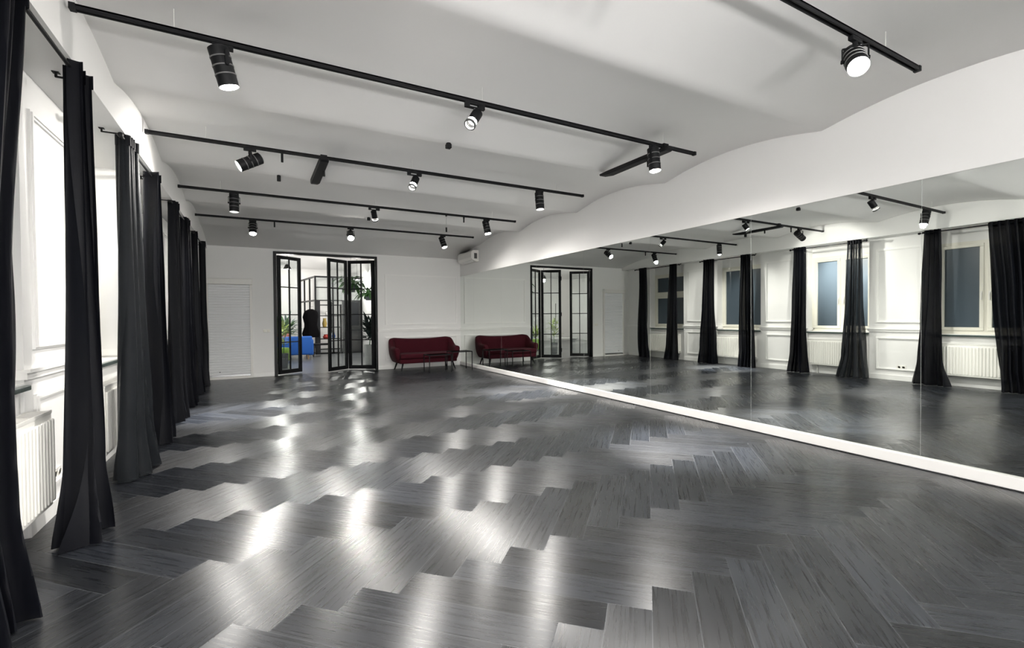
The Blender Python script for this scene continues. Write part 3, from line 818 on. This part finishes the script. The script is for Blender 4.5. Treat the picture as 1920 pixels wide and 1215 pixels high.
def hanging_planter(x, y, z, label, seed, mat):
    e = empty('hanging_planter', (x, y, z), label, 'plant', 'hanging planters in the lounge')
    MB().lathe([(0.08, 0), (0.11, 0.05), (0.11, 0.19), (0.10, 0.19)], n=18).build('pot', M['potd'], e, smooth=True)
    MB().cyl((0, 0, 0.19), (0, 0, 3.5-z), 0.004, n=6).build('cord', M['cordm'], e)
    foliage(60, 0.2, 0.1, random.Random(seed), 0.42, 0.11, 1.6).build('foliage', mat, e, loc=(0, 0, 0.13))
hanging_planter(2.30, 13.55, 2.08, 'hanging grey pot with leaves near the middle of right door leaf', 11, M['leaf'])
hanging_planter(3.02, 14.75, 1.90, 'hanging grey pot with long trailing leaves beside the right door post', 12, M['leaf'])

# blue sofa
e = empty('lounge_sofa', (0.85, 17.2, 0), 'bright blue sofa in the room beyond the left glazed door leaf', 'sofa')
MB().box(-0.95, 0.72, -0.35, 0.35, 0.14, 0.42).build('seat', M['blue'], e, bevel=0.05, seg=3, smooth=True)
MB().box(-0.95, 0.74, -0.40, -0.22, 0.14, 0.76).build('backrest', M['blue'], e, bevel=0.06, seg=3, smooth=True)
for x in (-0.98, 0.60): MB().box(x, x+0.18, -0.38, 0.38, 0.12, 0.66).build('arm', M['blue'], e, bevel=0.06, seg=3, smooth=True)
for sx in (-0.85, 0.62):
    for sy in (-0.3, 0.3): MB().cyl((sx, sy, 0.15), (sx, sy, 0), 0.025, 0.016).build('leg', M['wood'], e)
e = empty('cushion', (0.72, 17.12, 0.425), 'coral pink cushion on the blue sofa', 'cushion')
MB().box(-0.22, 0.22, -0.09, 0.09, 0, 0.42).build('cover', M['pink'], e, bevel=0.06, seg=3, smooth=True)
e = empty('pouf', (0.55, 15.75, 0), 'lime green pouf in front of the blue sofa', 'pouf')
MB().lathe([(0.24, 0.05), (0.30, 0.10), (0.31, 0.38), (0.27, 0.46), (0.02, 0.47)], n=24).build('seat', M['limegreen'], e, smooth=True)
MB().lathe([(0.22, 0), (0.22, 0.05)], n=20).build('base', M['black'], e)

# glazed partition
e = empty('glazed_partition', (1.9, 18.8, 0), 'black framed glazed partition in the room beyond the doorway', 'partition')
H = 2.95
m = MB()
for x in (0, 0.62, 1.24, 1.68): m.box(x-0.03, x+0.03, -0.03, 0.03, 0, H)
for z in (2.03, 2.52, H-0.03): m.box(0, 1.68, -0.025, 0.025, z-0.03 if z > 2.9 else z-0.018, z+0.03 if z > 2.9 else z+0.018)
m.box(0, 1.68, -0.03, 0.03, 0.0, 0.06)
m.build('front_frame', M['steel'], e)
m = MB()
p0 = Vector((0, 0, 0)); p1 = Vector((-0.35, 2.6, 0))
for t in (0.33, 0.66, 1.0):
    q = p0.lerp(p1, t); m.bar(q, q + Vector((0, 0, H)), 0.06, 0.06, up=(0, 1, 0))
for z in (2.03, H-0.03, 0.05): m.bar(p0 + Vector((0, 0, z)), p1 + Vector((0, 0, z)), 0.05, 0.06)
m.build('side_frame', M['steel'], e)
MB().box(0.03, 1.65, -0.006, 0.006, 2.05, H-0.06).build('front_glass', M['glass'], e)
MB().box(0.03, 0.16, -0.012, 0.012, 0.06, 2.01).box(0.95, 1.65, -0.012, 0.012, 0.06, 2.01).build('solid_panel', M['panel'], e)
# shelf with ornaments seen through the partition
e = empty('shelf_unit', (2.48, 19.4, 0), 'dark shelf unit with ornaments behind the partition', 'shelf')
m = MB(); m.box(-0.42, -0.38, -0.15, 0.15, 0, 1.9); m.box(0.38, 0.42, -0.15, 0.15, 0, 1.9)
m.build('side_panel', M['panel'], e)
for z in (0.15, 0.55, 1.0, 1.45, 1.87): MB().box(-0.38, 0.38, -0.15, 0.15, z-0.015, z+0.015).build('shelf', M['panel'], e)
def vase(x, z, mat, lab, r=0.07, h=0.24, nm='vase'):
    q = empty(nm, (x, 19.38, z), lab, 'vase', 'ornaments on the dark shelf unit')
    MB().lathe([(r*0.7, 0), (r, h*0.4), (r*0.6, h*0.8), (r*0.7, h), (r*0.55, h)], n=16).build('body', mat, q, smooth=True)
vase(2.28, 1.015, M['yellow'], 'ochre vase on the middle shelf of the dark unit', 0.09, 0.34)
vase(2.52, 1.015, M['potg'], 'pale grey vase on the middle shelf of the dark unit', 0.08, 0.30)
vase(2.32, 0.565, M['red'], 'red bowl on the second lowest shelf of dark unit', 0.12, 0.16, 'bowl')
vase(2.60, 0.565, M['blue'], 'blue vase on the second lowest shelf of dark unit', 0.07, 0.22)
vase(2.40, 1.465, M['trim'], 'white vase on the upper shelf of the dark unit', 0.10, 0.18)
# coat hanging on the partition side
e = empty('hanging_coat', (1.72, 18.62, 1.70), 'black coat hanging at the corner of the glazed partition', 'coat')
v = []; sec = [(0.0, 0.05, 0.04), (-0.05, 0.16, 0.07), (-0.13, 0.22, 0.09), (-0.3, 0.25, 0.11), (-0.6, 0.21, 0.12), (-0.9, 0.29, 0.13), (-1.05, 0.25, 0.10)]
for z, a, b in sec:
    for k in range(20):
        t = 2*PI*k/20; w = 1 + 0.10*math.sin(5*t + z*3) + 0.07*math.sin(2*t - z*7); v.append((a*w*math.cos(t), b*w*math.sin(t), z))
f = [(i*20+k, i*20+(k+1) % 20, (i+1)*20+(k+1) % 20, (i+1)*20+k) for i in range(len(sec)-1) for k in range(20)]
f += [tuple(range(20)), tuple((len(sec)-1)*20+k for k in reversed(range(20)))]
MB().add(v, f).build('cloth', M['coat'], e, smooth=True)
MB().tube([(0, 0, 0.0), (0, 0, 0.06), (0.03, 0.05, 0.09), (0.1, 0.14, 0.09)], 0.008).build('hook', M['chrome'], e)
# stool
e = empty('stool', (1.98, 17.75, 0), 'low dark stool right of the blue sofa', 'stool')
MB().box(-0.30, 0.30, -0.2, 0.2, 0.40, 0.46).build('seat', M['black'], e, bevel=0.015)
for sx in (-1, 1):
    for sy in (-1, 1): MB().cyl((sx*0.24, sy*0.15, 0.41), (sx*0.28, sy*0.18, 0), 0.014).build('leg', M['black'], e)
# white bench and chair seen in the mirror
e = empty('bench', (-0.9, 15.7, 0), 'white bench seen in the mirror through the doorway', 'bench')
MB().box(-0.6, 0.6, -0.2, 0.2, 0.42, 0.47).build('seat', M['potg'], e, bevel=0.01)
for sx in (-1, 1): MB().box(sx*0.5-0.03, sx*0.5+0.03, -0.18, 0.18, 0, 0.42).build('leg', M['potg'], e)

# lounge pendant lamps, most of them added to light the lounge
def pendant(x, y, power, label):
    e = empty('pendant_lamp', (x, y, 2.75), label, 'lamp', 'lounge ceiling lamps')
    MB().lathe([(0.03, 0.14), (0.05, 0.13), (0.11, 0.0), (0.105, 0.0), (0.045, 0.12)], n=20, caps=False).build('shade', M['black'], e, smooth=True)
    MB().cyl((0, 0, 0.14), (0, 0, 0.75), 0.005, n=6).build('cord', M['black'], e)
    MB().lathe([(0.01, 0.0), (0.05, 0.03), (0.05, 0.06), (0.01, 0.1)], n=16).build('bulb', M['lens_dim'], e, smooth=True)
    l = bpy.data.lights.new('pendant_light', 'POINT'); l.energy = power; l.shadow_soft_size = 0.05; l.color = (1, 0.96, 0.9)
    o = bpy.data.objects.new('pendant_light', l); COL.objects.link(o); o.parent = e; o.location = (0, 0, -0.06)
LP = 180
pendant(0.75, 14.6, LP, 'black pendant lamp behind the left glazed door leaf')
pendant(3.2, 17.6, LP, 'added pendant lamp lighting the right of the lounge')
pendant(-2.6, 15.2, LP, 'added pendant lamp lighting the far left of the lounge')
pendant(0.2, 20.2, LP, 'added pendant lamp lighting the back of the lounge')

# globe fill lamps added unseen behind the camera to brighten the ceiling
def globe(x, y, power, label):
    e = empty('fill_lamp', (x, y, 0), label, 'lamp', 'added globe fill lamps behind the camera')
    MB().lathe([(0.16, 0), (0.16, 0.015), (0.03, 0.03), (0.012, 0.05)], n=24).build('base', M['black'], e, smooth=True)
    MB().cyl((0, 0, 0.03), (0, 0, 1.06), 0.011).build('pole', M['black'], e)
    MB().lathe([(0.012, 1.04), (0.04, 1.06), (0.045, 1.075)], n=16).build('holder', M['black'], e, smooth=True)
    MB().lathe([(0.13*math.sin(PI*k/12)+0.0005, 1.2-0.13*math.cos(PI*k/12)) for k in range(13)], n=24).build('globe', M['globe'], e, smooth=True)
    l = bpy.data.lights.new('fill_light', 'POINT'); l.energy = power; l.shadow_soft_size = 0.14; l.color = (1, 0.985, 0.965)
    o = bpy.data.objects.new('fill_light', l); COL.objects.link(o); o.parent = e; o.location = (0, 0, 1.2)
PG = 2700
globe(-0.4, -2.9, PG, 'left added globe fill lamp behind the camera')
globe(0.7, -2.9, PG, 'middle added globe fill lamp behind the camera')
globe(1.8, -2.9, PG, 'right added globe fill lamp behind the camera')
# ------------------------------------------------------------------ world, camera, view
w = bpy.data.worlds.new('World'); S.world = w; w.use_nodes = True
w.node_tree.nodes['Background'].inputs['Color'].default_value = (0.02, 0.03, 0.045, 1)
w.node_tree.nodes['Background'].inputs['Strength'].default_value = 1.0

cam = bpy.data.cameras.new('camera'); co = bpy.data.objects.new('camera', cam); COL.objects.link(co)
F, YAW, PIT, ROL = 869.21, 0.501226, -0.015238, -0.00776
fw = Vector((math.sin(YAW)*math.cos(PIT), math.cos(YAW)*math.cos(PIT), math.sin(PIT)))
r = Vector((math.cos(YAW), -math.sin(YAW), 0)); u = r.cross(fw)
r2 = r*math.cos(ROL) + u*math.sin(ROL); u2 = -r*math.sin(ROL) + u*math.cos(ROL)
co.matrix_world = Matrix(((r2.x, u2.x, -fw.x, 0), (r2.y, u2.y, -fw.y, 0), (r2.z, u2.z, -fw.z, 1.35), (0, 0, 0, 1)))
cam.sensor_fit = 'HORIZONTAL'; cam.sensor_width = 36; cam.lens = F*36/1920; cam.clip_start = 0.02
S.camera = co
v = S.view_settings; v.view_transform = 'Standard'; v.look = 'None'; v.gamma = 1; v.exposure = 0.0; v.use_curve_mapping = False
cy = S.cycles
cy.max_bounces = 12; cy.diffuse_bounces = 6; cy.glossy_bounces = 6; cy.transparent_max_bounces = 16
cy.sample_clamp_indirect = 6.0; cy.caustics_reflective = True
